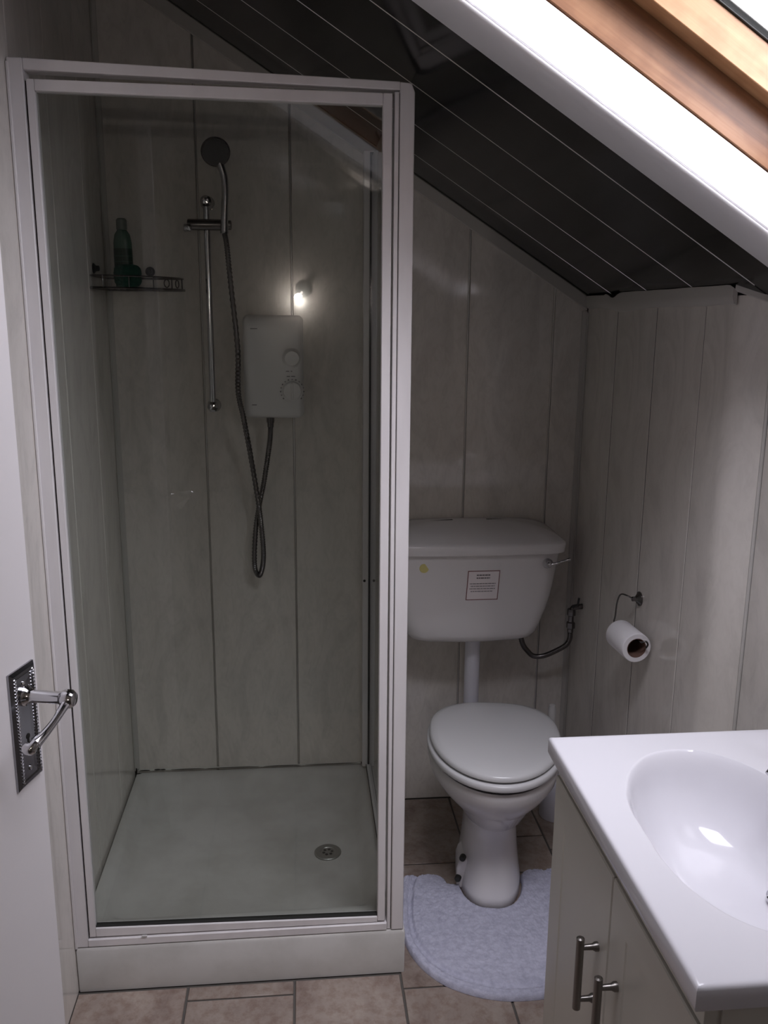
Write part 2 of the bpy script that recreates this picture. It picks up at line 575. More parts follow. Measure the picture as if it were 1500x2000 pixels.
for (x, y), wd in zip([(W + .0005, YB0 - .003), (W + .020, YB0 - .038), (XO - .001, YB1 - .003), (XO - .0005, YB1 - .02), (XO - .0005, -.6), (XO - .0005, YR + .001)], [.010, .010, .011, .012, .014, .014]):
    z = zc(x) + .005
    nx, ny = (-.88, -.47) if y > YB1 - .01 else (-1, 0)
    rs.append([(x, y, z - .008), (x + nx * .008, y + ny * .008, z), (x + nx * .009, y + ny * .009, z - wd), (x, y, z - wd - .004)])
loft(bm, rs)
tag(put('trim_7', bm, 'trim', smooth=True, auto=50), kind='structure')
bm = B()
box(bm, W - .016, W - .0004, D - .0035, D - .0004, .002, ZK - .04)
box(bm, W - .0035, W - .0004, D - .016, D - .0004, .002, ZK - .045)
tag(put('trim_3', bm, 'trim', bevel=.001), kind='structure')
bm = B()
box(bm, .0004, .014, D - .003, D - .0004, .142, zc(.02) - .05)
box(bm, .0004, .003, D - .014, D - .0004, .142, zc(.02) - .05)
tag(put('trim_4', bm, 'trim', bevel=.001), kind='structure')

# ================================================================== ROOFLIGHT
win = structure('window_1', CP((OS0 + OS1) / 2, OY1, 0))
def casing_profile(sgn, ye):
    pr = [(.100, .000), (.100, -.004), (.097, -.006), (.028, -.006)]
    for k in range(7):
        a = k / 6 * math.pi / 2
        pr.append((.028 * (1 - math.sin(a)) + .0, -.006 + .010 * (1 - math.cos(a))))
    pr += [(.0, .0045), (.010, .0045), (.010, .0)]
    return [(ye + sgn * d, h) for d, h in pr]
for sgn, ye in ((1, OY1), (-1, OY0)):
    bm = B()
    pr = casing_profile(sgn, ye)
    loft(bm, [[CP(OS0 - .07, y, h) for y, h in pr], [CP(OS1 + .10, y, h) for y, h in pr]])
    put('casing', bm, 'white_paint', win, smooth=True, auto=50)
for s0, s1 in ((OS0 - .07, OS0), (OS1, OS1 + .10)):
    slope_part('casing', s0, s1, OY0 - .002, OY1 + .002, -.006, .012, 'white_paint', win, .004)
def ring_parts(name, mat, d_in, d_out, h0, h1, skip=0.0):
    slope_part(name, OS0 - d_out, OS1 + d_out, OY1 - d_in, OY1 + d_out, h0, h1, mat, win, .0015)
    slope_part(name, OS0 - d_out, OS1 + d_out, OY0 - d_out, OY0 + d_in, h0, h1, mat, win, .0015)
    slope_part(name, OS0 - d_out, OS0 + d_in, OY0 + d_in + .0004, OY1 - d_in - .0004, h0, h1, mat, win, .0015)
    slope_part(name, OS1 - d_in, OS1 + d_out, OY0 + d_in + .0004, OY1 - d_in - .0004, h0, h1, mat, win, .0015)
ring_parts('reveal_board', 'white_paint', 0.0, .018, .0066, .071)
ring_parts('window_frame', 'pine', .001, .045, .073, .162)
ring_parts('window_sash', 'pine_light', .040, -.003, .140, .192)
ring_parts('gasket', 'seal', .0435, -.006, .192, .1945)
slope_part('glass_pane', OS0 + .02, OS1 - .02, OY0 + .02, OY1 - .02, .197, .201, 'pane', win, 0)
ring_parts('outer_cladding', 'drain', .044, -.020, .2012, .2045)

# ================================================================== SHOWER
WT = .7488
tray = thing('shower_tray', 'low white acrylic shower tray on the floor behind the glass door, with round drain', 'shower tray', (WT / 2, D / 2, 0))
# tray body: nested rounded rectangles
def rrect(x0, x1, y0, y1, r, z, n=5):
    pts = []
    for cx, cy, a0 in ((x1 - r, y1 - r, 0), (x0 + r, y1 - r, 90), (x0 + r, y0 + r, 180), (x1 - r, y0 + r, 270)):
        for k in range(n + 1):
            a = math.radians(a0 + 90 * k / n)
            pts.append((cx + r * math.cos(a), cy + r * math.sin(a), z))
    return pts
e = .0008
RIM = .132
rings = [rrect(e, WT - e, .006, D - e, .004, .0005), rrect(e, WT - e, .002, D - e, .004, .108),
         rrect(e + .001, WT - .002, .006, D - e, .006, .114),
         rrect(.004, WT - .01, .052, D - e - .001, .006, .116),
         rrect(.006, WT - .012, .056, D - .003, .01, RIM - .002),
         rrect(.014, WT - .030, .064, D - .010, .012, RIM),
         rrect(.030, WT - .050, .082, D - .035, .03, RIM - .004),
         rrect(.044, WT - .066, .098, D - .060, .045, RIM - .016),
         rrect(.060, WT - .082, .114, D - .085, .06, RIM - .040),
         rrect(.080, WT - .100, .132, D - .110, .07, RIM - .048),
         rrect(.30, WT - .2, .30, D - .30, .05, RIM - .051)]
bm = B(); loft(bm, rings)
put('tray_body', bm, 'acrylic', tray, smooth=True, auto=50)
DR = V(.580, .372, RIM - .0485)
bm = B(); lathe(bm, [(.0365, -.002), (.0365, .001), (.034, .0028), (.021, .0022), (.0195, .0006), (.004, .0006)], DR, seg=40)
dr = put('drain', bm, 'drain', tray, smooth=True, origin=DR)
bm = B()
for k in range(6):
    a = k * math.pi / 3 + .2
    lathe(bm, [(.0042, .0004), (.0042, .0012)], DR + V(.0115 * math.cos(a), .0115 * math.sin(a), 0), seg=10)
put('drain_hole', bm, 'seal', dr, origin=DR)
bm = B()
tube(bm, [(.012, D - .0015, RIM + .006), (WT - .05, D - .0015, RIM + .002)], .0035, 8)
put('sealant', bm, 'sealant', tray, smooth=True)
bm = B()   # black mould in the far left corner and along the bead
for (x, y, z, sx, sz) in ((.004, D - .005, RIM + .007, .003, .010), (.012, D - .010, RIM - .001, .009, .003), (.030, D - .006, RIM + .0075, .016, .0012),
                          (.068, D - .006, RIM + .0085, .010, .0022), (.085, D - .006, RIM + .008, .008, .0018), (.16, D - .006, RIM + .0065, .05, .0009),
                          (.30, D - .006, RIM + .006, .09, .0007), (.45, D - .006, RIM + .0055, .06, .0009), (.60, D - .006, RIM + .005, .08, .0008),
                          (.70, D - .008, RIM + .006, .003, .004)):
    m = bmesh.ops.create_icosphere(bm, subdivisions=2, radius=1.0)['verts']
    for v in m:
        n = 1 + .3 * noise.noise(v.co * 2 + Vector((x * 90, 0, 0)))
        v.co = Vector((x + v.co.x * sx * n, y + v.co.y * .0022, z + v.co.z * sz * n))
put('mould_stain', bm, 'mould', tray, smooth=True)

enc = thing('shower_enclosure', 'white framed glass shower door and side screen standing on the shower tray', 'shower enclosure', (WT / 2, .02, .114))
def prof_box(name, x0, x1, y0, y1, z0, z1, mat='alu', bev=.0015, parent=enc):
    return put(name, box(B(), x0, x1, y0, y1, z0, z1), mat, parent, bevel=bev, seg=2)
ZB = .1165
# left post (wall profile + inner groove)
prof_box('frame_post', .0008, .0285, .006, .048, ZB, 1.962)
prof_box('post_lip', .0005, .006, .000, .0058, ZB, 1.955)
# right post: front face, recessed strip beside it, corner cut at the ceiling
bm = B()
prism(bm, [(.7155, .006, ZB), (.7435, .006, ZB), (.7435, .006, 1.925), (.737, .006, 1.941), (.7155, .006, 1.9425)], (0, .040, 0))
put('frame_post', bm, 'alu', enc, bevel=.0018)
prof_box('post_strip', .7055, .7142, .010, .044, ZB, 1.926)
prof_box('post_groove', .7140, .7157, .0135, .040, ZB, 1.924, 'seal', 0)
# top bar, fallen slightly to the right
bm = B()
prism(bm, [(.0285, .008, 1.9425), (.7157, .008, 1.9285), (.7157, .008, 1.9435), (.0285, .008, 1.9625)], (0, .036, 0))
put('top_rail', bm, 'alu', enc, bevel=.0015)
prof_box('threshold', .0288, .7052, .006, .046, ZB, .1345)
prof_box('threshold_screw', .148, .160, .0035, .0062, .136, .141, 'plastic', .001)
# door
door = put('shower_door', box(B(), .032, .046, .010, .034, .139, 1.928), 'alu', enc, bevel=.0012)
door['label'] = 'framed glass door leaf with slim white frame'
prof_box('door_stile', .6835, .7015, .010, .034, .139, 1.923, parent=door)
bm = B(); prism(bm, [(.0462, .010, 1.908), (.6833, .010, 1.902), (.6833, .010, 1.923), (.0462, .010, 1.928)], (0, .024, 0))
put('door_rail', bm, 'alu', door, bevel=.0012)
bm = B(); prism(bm, [(.0462, .010, .139), (.6833, .010, .1365), (.6833, .010, .150), (.0462, .010, .1605)], (0, .024, 0))
put('door_rail', bm, 'alu', door, bevel=.0012)
bm = B(); prism(bm, [(.0462, .0145, .1605), (.6833, .0145, .150), (.6833, .0145, .1535), (.0462, .0145, .164)], (0, .012, 0))
put('door_seal', bm, 'seal', door)
put('glass_pane', box(B(), .0465, .6830, .019, .023, .158, 1.906), 'glass', door)
prof_box('door_gap_seal', .0287, .0318, .018, .040, .139, 1.926, 'seal', 0)
# side screen
SX = .7205
prof_box('wall_profile', SX - .021, SX + .014, D - .030, D - .0012, RIM + .004, 1.945)
prof_box('profile_seal', SX - .0045, SX + .0045, D - .037, D - .0302, RIM + .004, 1.940, 'seal', 0)
prof_box('side_sill', SX - .009, SX + .011, .0485, D - .037, RIM + .001, RIM + .016)
prof_box('sill_seal', SX - .0105, SX - .0092, .0485, D - .037, RIM + .010, RIM + .016, 'seal', 0)
prof_box('screen_stile', SX - .013, SX + .012, .0482, .062, RIM + .018, 1.935)
put('glass_pane', box(B(), SX - .002, SX + .002, .062, D - .0375, RIM + .0165, 1.925), 'glass', enc)
for x in (SX - .024 + .004, SX + .0085):
    bm = B(); lathe(bm, [(.004, 0), (.0038, .0015), (.001, .002)], (x + .004, D - .0302, .742), (0, -1, 0), 14)
    put('screw_cap', bm, 'seal', enc, smooth=True)

# riser rail -------------------------------------------------------------
ris = thing('shower_riser_rail', 'vertical chrome riser rail screwed to the shower back wall', 'shower rail', (.278, D - .04, 1.26))
RXX, RYY = .279, D - .048
bm = B(); tube(bm, [(RXX, RYY, 1.262), (RXX, RYY, 1.805)], .0085, 18)
put('rail', bm, 'chrome', ris, smooth=True)
for z in (1.262, 1.805):
    bm = B()
    lathe(bm, [(.019, 0), (.019, .004), (.014, .010), (.011, .020), (.012, .038), (.0145, .046), (.0145, .055), (.008, .062), (.001, .063)], (RXX, D - .0003, z), (0, -1, 0), 24)
    put('wall_bracket', bm, 'chrome', ris, smooth=True)
bm = B()
lathe(bm, [(.012, -.052), (.0145, -.050), (.0145, .040), (.0125, .046), (.0125, .062), (.009, .064)], (RXX + .002, RYY - .006, 1.745), (1, 0, 0), 22)
put('slider', bm, 'dchrome', ris, smooth=True)
bm = B(); lathe(bm, [(.009, -.058), (.010, -.056), (.010, -.04), (.005, -.038)], (RXX, RYY - .020, 1.736), (1, 0, 0), 16)
put('slider_lever', bm, 'chrome', ris, smooth=True)
# handset ----------------------------------------------------------------
hs = thing('shower_handset', 'round chrome shower head held in the rail slider', 'shower head', (.326, RYY - .03, 1.745))
HC = V(.312, RYY - .045, 1.922)
hn = V(.10, -.88, -.46).normalized()
bm = B(); lathe(bm, [(.012, -.024), (.024, -.014), (.034, -.006), (.0375, 0), (.0375, .004), (.035, .0062)], HC, hn, 36)
put('head_shell', bm, 'dchrome', hs, smooth=True)
bm = B(); lathe(bm, [(.034, .0055), (.033, .0075), (.012, .0068), (.001, .0066)], HC, hn, 36)
fp = put('spray_plate', bm, new_mat('grey_spray_plate', (.05, .05, .048), .45), hs, smooth=True)
bm = B()
u = hn.cross(V(0, 0, 1)).normalized(); v = hn.cross(u)
for r_, n_ in ((.009, 6), (.018, 12), (.027, 18)):
    for k in range(n_):
        a = 2 * math.pi * k / n_
        lathe(bm, [(.0013, .006), (.001, .009)], HC + (u * math.cos(a) + v * math.sin(a)) * r_, hn, 6)
put('nozzles', bm, 'seal', fp)['kind'] = 'stuff'
pts = spline([HC - hn * .018, (.322, RYY - .028, 1.893), (.331, RYY - .026, 1.86), (.332, RYY - .026, 1.82), (.329, RYY - .026, 1.775), (.327, RYY - .026, 1.735), (.327, RYY - .026, 1.722)], 6)
n = len(pts)
bm = B(); tube(bm, pts, .01, 16, radii=[.0115 - .002 * math.sin(math.pi * min(1, i / n)) for i in range(n)])
put('handle', bm, 'chrome', hs, smooth=True)
# electric shower unit ---------------------------------------------------
un = thing('electric_shower', 'white box electric shower with two round dials on the back wall', 'shower unit', (.449, D, 1.232))
rings = []
for y, ins, in ((D - .0003, .0), (D - .060, .0), (D - .074, .002), (D - .084, .007), (D - .089, .016), (D - .091, .034), (D - .092, .06)):
    r = []
    for x, z, _ in [(p[0], p[1], 0) for p in [(q[0], q[1]) for q in rrect(.3665 + ins, .5315 - ins, 1.232 + ins, 1.512 - ins, .016, 0, 6)]]:
        r.append((x, y, z))
    rings.append(r)
bm = B(); loft(bm, rings)
put('casing', bm, 'plastic', un, smooth=True, auto=50)
YF = D - .0915
bm = B(); lathe(bm, [(.030, -.002), (.030, .0015), (.0275, .002), (.0265, .0025), (.026, .016), (.023, .019), (.001, .0195)], (.4995, YF, 1.309), (0, -1, 0), 36)
dial = put('dial', bm, 'plastic', un, smooth=True)
dial['label'] = 'lower round temperature dial'
bm = B(); box(bm, .4965, .5025, YF - .0235, YF - .0185, 1.286, 1.332)
put('grip', bm, 'plastic', dial, bevel=.0015)
bm = B()
for k in range(15):
    a = math.radians(-130 + 260 * k / 14)
    x, z = .4995 + .0315 * math.sin(a), 1.309 + .0315 * math.cos(a)
    lathe(bm, [(.0017 if k % 2 else .0024, 0), (.0017 if k % 2 else .0024, .0012)], (x, YF + .0006, z), (0, -1, 0), 8)
put('dial_ticks', bm, 'grey', dial)['kind'] = 'stuff'
bm = B(); lathe(bm, [(.027, -.002), (.027, .002), (.0235, .0045), (.019, .016), (.001, .0165)], (.500, YF, 1.398), (0, -1, 0), 32)
d2 = put('dial', bm, 'plastic', un, smooth=True)
bm = B()
arc = [(.500 + .0225 * math.sin(math.radians(a)), YF - .0005, 1.3945 + .0125 * math.cos(math.radians(a))) for a in range(-88, 89, 8)]
tube(bm, arc, .0013, 8)
put('dial_arc', bm, 'grey', d2, smooth=True)
bm = B()
for (x0, x1, z) in ((.494, .503, 1.3745), (.483, .492, 1.3625), (.496, .500, 1.3625), (.485, .494, 1.3485), (.497, .508, 1.3485), (.389, .408, 1.476), (.389, .402, 1.271)):
    box(bm, x0, x1, YF - .0006, YF + .0012, z - .0012, z + .0012)
put('printed_marks', bm, 'grey', un)['kind'] = 'stuff'
bm = B()
lathe(bm, [(.011, 0), (.011, .012), (.009, .016), (.009, .026)], (.4375, D - .062, 1.2325), (0, 0, -1), 18)
put('outlet', bm, 'dchrome', un, smooth=True)
# hose -----------------------------------------------------------------------
hp = [(.3275, RYY - .027, 1.7215), (.332, RYY - .022, 1.69), (.338, RYY - .012, 1.60), (.352, RYY - .010, 1.423), (.353, RYY - .050, 1.31), (.366, RYY - .054, 1.235), (.381, RYY - .02, 1.123), (.398, RYY - .010, .993),
      (.405, RYY - .006, .918), (.4095, RYY - .004, .842), (.405, RYY - .002, .793), (.394, RYY, .770), (.3825, RYY + .002, .805), (.388, RYY + .010, .904),
      (.400, RYY + .013, .978), (.413, RYY + .010, 1.038), (.426, RYY, 1.111), (.4350, RYY - .012, 1.170), (.4375, D - .062, 1.206)]
sp = spline(hp, 14)
bm = B()
fine = []
for i in range(len(sp) - 1):
    for k in range(3):
        fine.append(sp[i].lerp(sp[i + 1], k / 3))
fine.append(sp[-1])
tube(bm, fine, .008, 10, radii=[.0078 if i % 4 < 2 else .0064 for i in range(len(fine))])
tag(put('shower_hose', bm, 'dchrome', smooth=True, auto=80), 'ribbed metal shower hose looping down from shower head to electric unit', 'hose')

# corner shelf -----------------------------------------------------------------
sh = thing('corner_shelf', 'quarter-round chrome wire shelf high in the left shower corner', 'shelf', (.02, D - .02, 1.572))
def quarter(z, r, n=24, cx=.004, cy=D - .004):
    return [(cx + r * math.sin(math.pi / 2 * k / n), cy - r * math.cos(math.pi / 2 * k / n), z) for k in range(n + 1)]
for z, rr, nm, th_ in ((1.576, .206, 'base_wire', .003), (1.606, .203, 'guard_rail', .0022)):
    q_ = quarter(z, rr)
    bm = B(); tube(bm, q_ + [(.006, D - .006, z)] + [q_[0]], th_, 8)
    put(nm, bm, 'dchrome', sh, smooth=True)
for k in range(1, 12):
    x = .004 + k * .017
    yl = D - .004 - math.sqrt(max(.0004, .204 ** 2 - (x - .004) ** 2))
    bm = B(); tube(bm, [(x, yl, 1.5775), (x, D - .006, 1.5775)], .0014, 6)
    put('shelf_wire', bm, 'dchrome', sh, smooth=True)
for a in (8, 26, 45, 64, 82):
    x = .004 + .204 * math.sin(math.radians(a)); y = D - .004 - .204 * math.cos(math.radians(a))
    bm = B(); tube(bm, [(x, y, 1.576), (x, y, 1.606)], .0016, 6)
    put('upright', bm, 'dchrome', sh, smooth=True)
for a in (58, 72):
    bm = B()
    cx = .004 + .2035 * math.sin(math.radians(a)); cy = D - .004 - .2035 * math.cos(math.radians(a))
    tv_ = V(math.cos(math.radians(a)), math.sin(math.radians(a)), 0)
    tube(bm, [V(cx, cy, 1.591) + tv_ * .010 * math.cos(t_) + V(0, 0, .010) * math.sin(t_) for t_ in [i * math.pi / 10 for i in range(21)]], .0015, 6)
    put('scroll', bm, 'dchrome', sh, smooth=True)
for p_, n_ in (((.118, D - .0003, 1.625), (0, -1, 0)), ((.0003, .612, 1.625), (1, 0, 0))):
    bm = B(); lathe(bm, [(.013, 0), (.013, .002), (.007, .007), (.007, .014), (.003, .016)], p_, n_, 18)
    put('suction_cup', bm, 'darkplastic', sh, smooth=True)
bt = thing('shampoo_bottle', 'tall pale green plastic bottle with dark label on the wire shelf', 'bottle', (.062, .690, 1.579))
bm = B(); rs = []
for z, hx, hy in ((0, .018, .013), (.003, .0225, .016), (.06, .0235, .0165), (.115, .0235, .0165), (.135, .020, .015), (.147, .012, .011)):
    rs.append([(.062 + hx * math.cos(2 * math.pi * k / 28), .690 + hy * math.sin(2 * math.pi * k / 28), 1.5794 + z) for k in range(28)])
loft(bm, rs); put('bottle_body', bm, 'bottle', bt, smooth=True, auto=60)
bm = B(); rs = []
for z, in ((.048,), (.10,)):
    rs.append([(.062 + .0242 * math.cos(2 * math.pi * k / 28), .690 + .0172 * math.sin(2 * math.pi * k / 28), 1.5794 + z) for k in range(28)])
loft(bm, rs); lb_ = put('bottle_label', bm, 'darklabel', bt, smooth=True)
bm = B()
for z in (.066, .080):
    loft(bm, [[(.062 + .0245 * math.cos(2 * math.pi * k / 28), .690 + .0175 * math.sin(2 * math.pi * k / 28), 1.5794 + z + dz) for k in range(28)] for dz in (0, .0016)])
put('label_stripe', bm, 'bottle', lb_)
bm = B(); lathe(bm, [(.013, .1475), (.014, .150), (.0135, .172), (.010, .176), (.001, .1765)], (.062, .690, 1.5794), seg=24)
put('cap', bm, new_mat('pale_bottle_cap', (.17, .19, .17), .35), bt, smooth=True)
bm = B()
m = bmesh.ops.create_icosphere(bm, subdivisions=5, radius=1.0)['verts']
for v in m:
    c = v.co.copy()
    c = Vector([math.copysign(abs(t) ** .6, t) for t in c])
    c *= 1 + .07 * noise.noise(c * 6)
    v.co = Vector((.080 + c.x * .034, .640 + c.y * .022, 1.6085 + c.z * .0285))
tag(put('bath_sponge', bm, 'green', smooth=True, auto=80), 'dark green bath sponge in front of the bottle on the wire shelf', 'sponge')

# ================================================================== TOILET
# bowl is turned a few degrees, front towards the shower
TB = V(1.045, .50, 0)
ang = math.atan2(.060, .42)
def TR(x, y, z):     # local: x across, y negative towards the front
    c, s = math.cos(-ang), math.sin(-ang)
    return (TB.x + c * x - s * y, TB.y + s * x + c * y, z)
def egg(z, hx, yf, ybk, n=56, e1=2.0, e2=2.6, split=.60, dx=0.0):
    """egg-shaped ring: front at yf, back at ybk"""
    cy = ybk + (yf - ybk) * (1 - split)
    pts = []
    for k in range(n):
        a = 2 * math.pi * k / n
        c, s = math.cos(a), math.sin(a)
        if s < 0:
            ex = e1; hy = cy - yf
        else:
            ex = e2; hy = ybk - cy
        x = hx * math.copysign(abs(c) ** (2 / ex), c)
        y = cy + hy * math.copysign(abs(s) ** (2 / ex), s)
        pts.append(TR(x + dx, y, z))
    return pts
toilet = thing('toilet', 'white close-lidded toilet bowl standing on the floor beside the shower', 'toilet', (1.01, .33, 0))
bm = B()
prof = [(.0005, .084, -.292, .02, 2.6), (.004, .087, -.296, .022, 2.6), (.03, .085, -.292, .02, 2.6), (.07, .079, -.278, .015, 2.5), (.12, .074, -.266, .01, 2.4),
        (.17, .072, -.262, .01, 2.3), (.205, .075, -.268, .012, 2.2), (.235, .088, -.288, .018, 2.1), (.262, .108, -.318, .025, 2.05), (.29, .132, -.350, .03, 2.0),
        (.32, .154, -.379, .035, 2.0), (.35, .171, -.400, .038, 2.0), (.375, .176, -.407, .040, 2.0), (.388, .176, -.408, .039, 2.0), (.393, .1735, -.4055, .037, 2.0), (.3945, .1715, -.4035, .035, 2.0), (.386, .166, -.398, .028, 2.0), (.34, .148, -.38, .01, 2.0), (.25, .09, -.33, -.05, 2.0), (.21, .03, -.25, -.10, 2.0)]
loft(bm, [egg(z, hx, yf, yb, e1=ex) for z, hx, yf, yb, ex in prof])
bowl = put('bowl', bm, 'ceramic', toilet, smooth=True, auto=60)
bm = B()   # foot flange on the shower side
rs = []
for z, o_ in ((.0005, 0), (.060, 0), (.080, .006), (.092, .018)):
    rs.append([TR(-.092 + o_, -.215, z), TR(-.05, -.215, z), TR(-.05, -.12, z), TR(-.092 + o_, -.12, z)])
loft(bm, rs)
put('foot', bm, 'ceramic', toilet, bevel=.008, seg=3)
for z, xx in ((.099, -.078), (.037, -.089)):
    p_ = Vector(TR(xx, -.222, z))
    bm = B(); lathe(bm, [(.0085, -.01), (.0085, .002), (.006, .006), (.001, .0065)], p_, (-.45, -1, .1), 16)
    put('fixing_cap', bm, 'seal', toilet, smooth=True)
seat_w, seat_f, seat_b = .178, -.420, .008
bm = B()
def seat_ring(z, ins):
    return egg(z, seat_w - ins, seat_f + ins * 1.05, seat_b - ins)
sr = [seat_ring(.412, .055), seat_ring(.4075, .048), seat_ring(.4075, .006), seat_ring(.4075, .002), seat_ring(.4105, 0), seat_ring(.4215, 0), seat_ring(.4245, .003), seat_ring(.4255, .010), seat_ring(.4255, .050), seat_ring(.422, .056)]
sv = [[bm.verts.new(p) for p in r] for r in sr]
for i in range(len(sv)):
    A_, B_ = sv[i], sv[(i + 1) % len(sv)]
    for k in range(len(A_)):
        j = (k + 1) % len(A_)
        bm.faces.new((A_[k], A_[j], B_[j], B_[k]))
for k, (x, y) in enumerate(((-.11, -.30), (.11, -.30), (-.12, -.08), (.12, -.08))):
    lathe(bm, [(.006, .3945), (.006, .4078)], TR(x * 1.25, y, 0), seg=10)
put('seat', bm, 'seat', toilet, smooth=True, auto=60)
bm = B()
lw = seat_w - .006
loft(bm, [egg(.4262, lw - .075, seat_f + .090, seat_b - .05), egg(.438, lw - .072, seat_f + .085, seat_b - .045), egg(.438, lw - .012, seat_f + .018, seat_b - .008), egg(.4315, lw - .009, seat_f + .015, seat_b - .003), egg(.4322, lw - .001, seat_f + .007, seat_b), egg(.440, lw, seat_f + .006, seat_b), egg(.446, lw - .006, seat_f + .012, seat_b - .004),
          egg(.4495, lw - .022, seat_f + .030, seat_b - .016), egg(.4515, lw - .06, seat_f + .08, seat_b - .05), egg(.4522, .02, -.25, -.15)])
put('lid', bm, 'seat', toilet, smooth=True, auto=60)
for x in (-.075, .075):
    h0 = Vector(TR(x - .025, .004, .402)); h1 = Vector(TR(x + .025, .004, .402))
    bm = B(); tube(bm, [h0 + V(0, .006, .016), h1 + V(0, .006, .016)], .0135, 14)
    put('hinge', bm, 'seat', toilet, smooth=True)

cist = thing('toilet_cistern', 'white low-level cistern hung on the back wall above the toilet', 'cistern', (1.009, D, .594))
CX = 1.009
def dring(z, hx, yf, r=.05, yb=D - .0008, n=8):
    """flat back, rounded front corners"""
    pts = [(CX + hx, yb, z), (CX - hx, yb, z)]
    pts += [(CX - hx, yb - .02, z)]
    for k in range(n + 1):
        a = math.pi + math.pi / 2 * k / n
        pts.append((CX - hx + r + r * math.cos(a), yf + r * .8 + r * .8 * math.sin(a) + .010, z))
    for k in range(1, 12):
        t = k / 12
        pts.append((CX - (hx - r) * (1 - 2 * t), yf + .010 - .010 * math.sin(math.pi * t), z))
    for k in range(n + 1):
        a = 1.5 * math.pi + math.pi / 2 * k / n
        pts.append((CX + hx - r + r * math.cos(a), yf + r * .8 + r * .8 * math.sin(a) + .010, z))
    pts += [(CX + hx, yb - .02, z)]
    return pts
bm = B()
loft(bm, [dring(.594, .145, .600), dring(.597, .165, .588), dring(.604, .181, .580), dring(.62, .191, .573), dring(.65, .202, .570), dring(.69, .216, .567), dring(.73, .226, .564), dring(.77, .233, .562), dring(.82, .240, .560), dring(.8630, .245, .558)])
put('tank', bm, 'ceramic', cist, smooth=True, auto=60)
bm = B()
loft(bm, [dring(.8635, .252, .552), dring(.8650, .257, .545), dring(.887, .259, .542), dring(.893, .257, .545), dring(.898, .250, .555, .05, D - .003), dring(.908, .235, .578, .05, D - .006), dring(.919, .205, .61, .045, D - .012),
          dring(.927, .165, .64, .035, D - .022), dring(.932, .12, .665, .025, D - .036), dring(.934, .05, .685, .012, D - .052)])
put('cistern_lid', bm, 'ceramic', cist, smooth=True, auto=60)
bm = B()
lathe(bm, [(.0145, 0), (.0145, .004), (.011, .010), (.009, .018), (.006, .022), (.001, .0225)], (1.209, .5625, .836), (0, -1, 0), 24)
fh = put('flush_handle', bm, 'chrome', cist, smooth=True)
bm = B(); tube(bm, spline([(1.209, .546, .836), (1.225, .543, .839), (1.245, .542, .846), (1.268, .543, .852)], 5), .004, 12, radii=[.0045] * 8 + [.0035] * 5 + [.0045] * 3)
put('flush_lever', bm, 'chrome', fh, smooth=True)
def tank_y(x, z):
    zs = [(.594, .600), (.62, .573), (.65, .570), (.69, .567), (.73, .564), (.77, .562), (.82, .560), (.874, .558)]
    for (a, b_), (c, d_) in zip(zs[:-1], zs[1:]):
        if a <= z <= c:
            y = b_ + (d_ - b_) * (z - a) / (c - a); break
    t = min(1, max(0, (x - (CX - .19)) / .38))
    return y + .010 - .010 * math.sin(math.pi * t)
bm = B()   # printed notice
def quad_on_tank(bm, x0, x1, z0, z1, off, sh_=0.0):
    vs = [bm.verts.new((x + sh_ * (z - .775), tank_y(x, z) - off, z)) for x, z in ((x0, z0), (x1, z0), (x1, z1), (x0, z1))]
    bk = [bm.verts.new((v.co.x, v.co.y + off * .8, v.co.z)) for v in vs]
    bm.faces.new(vs); bm.faces.new(bk[::-1])
    for i in range(4):
        bm.faces.new((vs[i], bk[i], bk[(i + 1) % 4], vs[(i + 1) % 4]))
quad_on_tank(bm, .980, 1.072, .731, .818, .0008, .05)
nt_ = tag(put('notice', bm, 'redprint'), 'small white printed notice with reddish border stuck on the cistern front', 'notice')
bm = B(); quad_on_tank(bm, .9825, 1.0695, .7335, .8155, .0012, .05)
put('notice_paper', bm, 'labelpaper', nt_)
bm = B()
random.seed(3)
def textline(x0, x1, z, h):
    x = x0
    while x < x1 - .002:
        l = min(random.uniform(.004, .010), x1 - x)
        quad_on_tank(bm, x, x + l, z - h / 2, z + h / 2, .0016, .05)
        x += l + .0015
textline(1.006, 1.044, .805, .0036); textline(1.006, 1.044, .7965, .0034)
for z, a, b_ in ((.780, .988, 1.062), (.7725, .991, 1.060), (.765, .988, 1.061), (.757, .992, 1.056)):
    textline(a, b_, z, .0018)
put('notice_text', bm, 'grey', nt_)
bm = B(); lathe(bm, [(.0135, 0), (.013, .0008)], (.859, tank_y(.859, .826) - .0001, .826), (0, -1, 0), 24)
tag(put('sticker', bm, 'yellow'), 'round yellow sticker on the left of the cistern', 'sticker')
bm = B()
lathe(bm, [(.026, .594), (.026, .575), (.0225, .573), (.0225, .42), (.0225, .35)], (1.023, .664, 0), (0, 0, 1), 24)
fpipe = thing('flush_pipe', 'white plastic flush pipe between cistern and toilet bowl', 'pipe', (1.023, .664, .35))
put('pipe_tube', bm, 'pipe', fpipe, smooth=True, auto=50)
bm = B(); tube(bm, spline([(1.023, .664, .352), (1.024, .66, .335), (1.03, .635, .32), (1.036, .58, .315), (1.04, .535, .315)], 6), .0225, 20)
put('pipe_bend', bm, 'pipe', fpipe, smooth=True)
